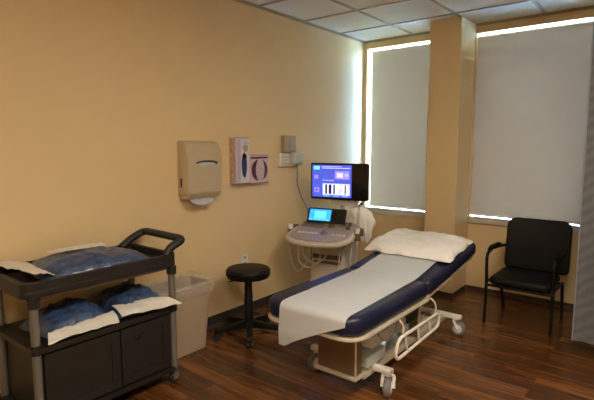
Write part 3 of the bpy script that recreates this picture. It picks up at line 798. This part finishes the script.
# glove box holders
def glove(y0, y1, z0, z1, d, label, kind):
    t = thing('glove_box', label, 'glove box', (XL+d/2, (y0+y1)/2, z0), 0, 'glove boxes on the left wall')
    m = MB(); m.mi = 0; m.box((XL, y0, z0), (XL+d, y1, z1), .003, 1)
    m.mi = 1; m.box((XL+.006, y0-.0008, z0+.008), (XL+d-.006, y0+.001, z1-.008))
    m.mi = 2
    xs = XL+d
    if kind == 0:
        m.box((xs-.001, y0+.008, z0+.01), (xs+.0008, y0+.05, z1-.012)); m.box((xs-.001, y0+.07, z1-.075), (xs+.0008, y1-.02, z1-.06))
    else:
        m.box((xs-.001, y0+.01, z1-.03), (xs+.0008, y1-.01, z1-.015)); m.box((xs-.001, y0+.06, z0+.03), (xs+.0008, y1-.06, z0+.05))
    m.build('carton', [M['boxwhite'] if kind == 0 else M['boxpink'], M['boxside'], M['lavender'] if kind == 0 else M['maroon']], t, smooth=False)
    yc = (y0+y1)/2
    if kind == 0:
        m = MB(); m.prism(ell(yc+.012, z0+.15, .030, .105), xs, xs+.003, axis='x'); m.build('dispensing_slot', M['boxblue'], t)
        m = MB(); m.prism(ell(yc+.03, z1-.085, .028, .03), xs, xs+.002, axis='x'); m.build('round_mark', M['sensor'], t)
        m = MB(); m.prism(ell(yc+.035, z1-.04, .03, .022), xs, xs+.002, axis='x'); m.build('pale_mark', M['paper'], t)
        m = MB(); m.lathe([(0, .02), (.016, .016), (.022, 0), (.02, -.004)], (xs, yc+.012, z0+.225), (1, 0, -.4), 14); m.build('glove_tip', M['blackmetal'], t)
    else:
        m = MB(); m.prism(ell(yc, (z0+z1)/2-.01, .102, .095), xs, xs+.003, axis='x'); m.build('dispensing_slot', M['maroon'], t)
        m = MB(); m.prism(ell(yc+.005, (z0+z1)/2-.01, .055, .10), xs+.003, xs+.006, axis='x'); m.build('glove_tuft', M['boxpink'], t)
    # wire clamp holder
    for z in (z0-.003, z1+.003):
        m = MB(); m.tube(fillet([(XL, y0-.004, z), (xs+.004, y0-.004, z), (xs+.004, y1+.004, z), (XL, y1+.004, z)], .01), .0025, 6)
        m.build('wire_holder', M['chrome'], t)
glove(2.765, 2.925, 1.19, 1.565, .085, 'tall upright white glove box with dark blue slot on the left wall', 0)
glove(2.945, 3.185, 1.18, 1.42, .065, 'short pink and white glove box with dark maroon oval opening on the left wall', 1)

# sensor, outlet panel, plug with cord
t = thing('wall_sensor', 'small beige grey unit on the wall above the white outlet panel', 'wall sensor', (XL+.03, 3.515, 1.44))
m = MB(); m.box((XL, 3.43, 1.442), (XL+.055, 3.595, 1.598), .008, 2); m.build('housing', M['sensor'], t)
m = MB(); m.box((XL+.055, 3.50, 1.455), (XL+.06, 3.585, 1.585), .002, 1); m.build('front_plate', M['greyplastic'], t)
t = thing('outlet_panel', 'white wall outlet panel beneath the beige grey sensor', 'outlet', (XL+.02, 3.46, 1.305))
m = MB(); m.box((XL, 3.38, 1.305), (XL+.035, 3.66, 1.432), .006, 2); m.build('panel_body', M['whiteplastic'], t)
m = MB()
for z in (1.335, 1.365, 1.395): m.box((XL+.035, 3.40, z), (XL+.0365, 3.49, z+.006))
m.build('grille', M['greyplastic'], t, smooth=False)
t = thing('power_adapter', 'bulky white plug adapter on the outlet panel with a grey cord hanging down', 'power adapter', (XL+.07, 3.58, 1.33))
m = MB(); m.box((XL+.037, 3.51, 1.33), (XL+.10, 3.65, 1.43), .012, 3); m.build('adapter_body', M['paper'], t)
m = MB()
cord = fillet([(XL+.07, 3.585, 1.33), (XL+.075, 3.59, 1.24), (XL+.06, 3.60, 1.14), (XL+.09, 3.62, 1.02), (XL+.16, 3.64, .90), (XL+.15, 3.72, .60), (XL+.12, 3.76, .20), (XL+.09, 3.86, .009), (XL+.10, 4.2, .009)], .12, 6)
m.tube(cord, .0075, 8); m.build('cord', M['castgrey'], t)
t = thing('low_outlet', 'white wall outlet low on the left wall behind the stool', 'outlet', (XL+.004, 2.93, .49))
m = MB(); m.box((XL, 2.89, .435), (XL+.007, 2.97, .555), .003, 1); m.build('cover_plate', M['whiteplastic'], t)
for z in (.47, .52):
    m = MB(); m.prism(ell(2.93, z, .017, .015, 16), XL+.007, XL+.009, axis='x'); m.build('socket', M['greyplastic'], t)

# ------------------------------------------------------------------ chair
CH = thing('armchair', 'black vinyl guest armchair with metal legs below the right window', 'chair', (-.93, 4.3, 0))
def sq(m, p0, p1, r=.012): m.tube([p0, p1], r, 10)
m = MB(); m.rprism((-1.168, 4.03, -.70, 4.50), .06, .348, .415, .026); m.build('seat', M['blackvinyl'], CH)
bm_ = Matrix.Translation((0, 4.50, .40)) @ Matrix.Rotation(R(-7), 4, 'X')
m = MB(); m.rprism((-1.165, .0, -.645, .462), (.05, .05, .075, .075), -.030, .028, .024, axis='y', mtx=bm_)
# slight curve of the back
for v in m.bm.verts: v.co.y += .05*(1-((v.co.x+.905)/.26)**2)
m.build('backrest', M['blackvinyl'], CH)
m = MB()
for y in (4.06, 4.46): m.tube([(-1.19, y, .335), (-.675, y, .335)], .011, 10)
for x in (-1.14, -.725): m.tube([(x, 4.06, .335), (x, 4.46, .335)], .011, 10)
for x in (-1.10, -.76): m.tube(fillet([(x, 4.40, .335), (x, 4.545, .36), (x, 4.565, .45)], .04), .011, 10)
m.build('seat_frame', M['blackmetal'], CH)
for x, s_ in ((-1.190, -1), (-.685, 1)):
    m = MB(); m.tube([(x, 4.075, .40), (x+s_*.002, 4.062, 0)], [.0135, .0125], 12); m.build('leg', M['blackmetal'], CH)
    m = MB(); m.tube([(x, 4.47, .345), (x-s_*.01, 4.60, 0)], [.0135, .0125], 12); m.build('leg', M['blackmetal'], CH)
    m = MB(); m.tube(fillet([(x, 4.075, .39), (x-.0*s_, 4.055, .50), (x, 4.06, .605), (x, 4.20, .625), (x, 4.50, .60)], .05), .013, 12)
    m.tube([(x, 4.50, .60), (x-s_*.02, 4.545, .60)], .012, 10)
    m.tube([(x, 4.47, .345), (x, 4.075, .36)], .012, 10)
    m.build('arm', M['blackmetal'], CH)
    m = MB(); m.tube([(x, 4.10, .628), (x, 4.16, .64), (x, 4.36, .636), (x, 4.43, .626)], [.012, .018, .018, .012], 12); m.build('arm_pad', M['blackvinyl'], CH)

# ------------------------------------------------------------------ world, camera
w = bpy.data.worlds.new('daylight'); scene.world = w; w.use_nodes = True
bg = w.node_tree.nodes['Background']; bg.inputs['Color'].default_value = (.43, .76, 1.14, 1); bg.inputs['Strength'].default_value = 34.

cam = bpy.data.cameras.new('camera'); co = bpy.data.objects.new('camera', cam); COL.objects.link(co)
cam.sensor_fit = 'HORIZONTAL'; cam.sensor_width = 36; cam.lens = 475/594*36; cam.clip_start = .02
co.location = (0, 0, 1.5); co.rotation_euler = (R(90-6.4858), 0, R(38.5539))
scene.camera = co
vs_ = scene.view_settings; vs_.view_transform = 'Standard'; vs_.look = 'None'; vs_.gamma = 1; vs_.exposure = 1.6
vs_.use_curve_mapping = False
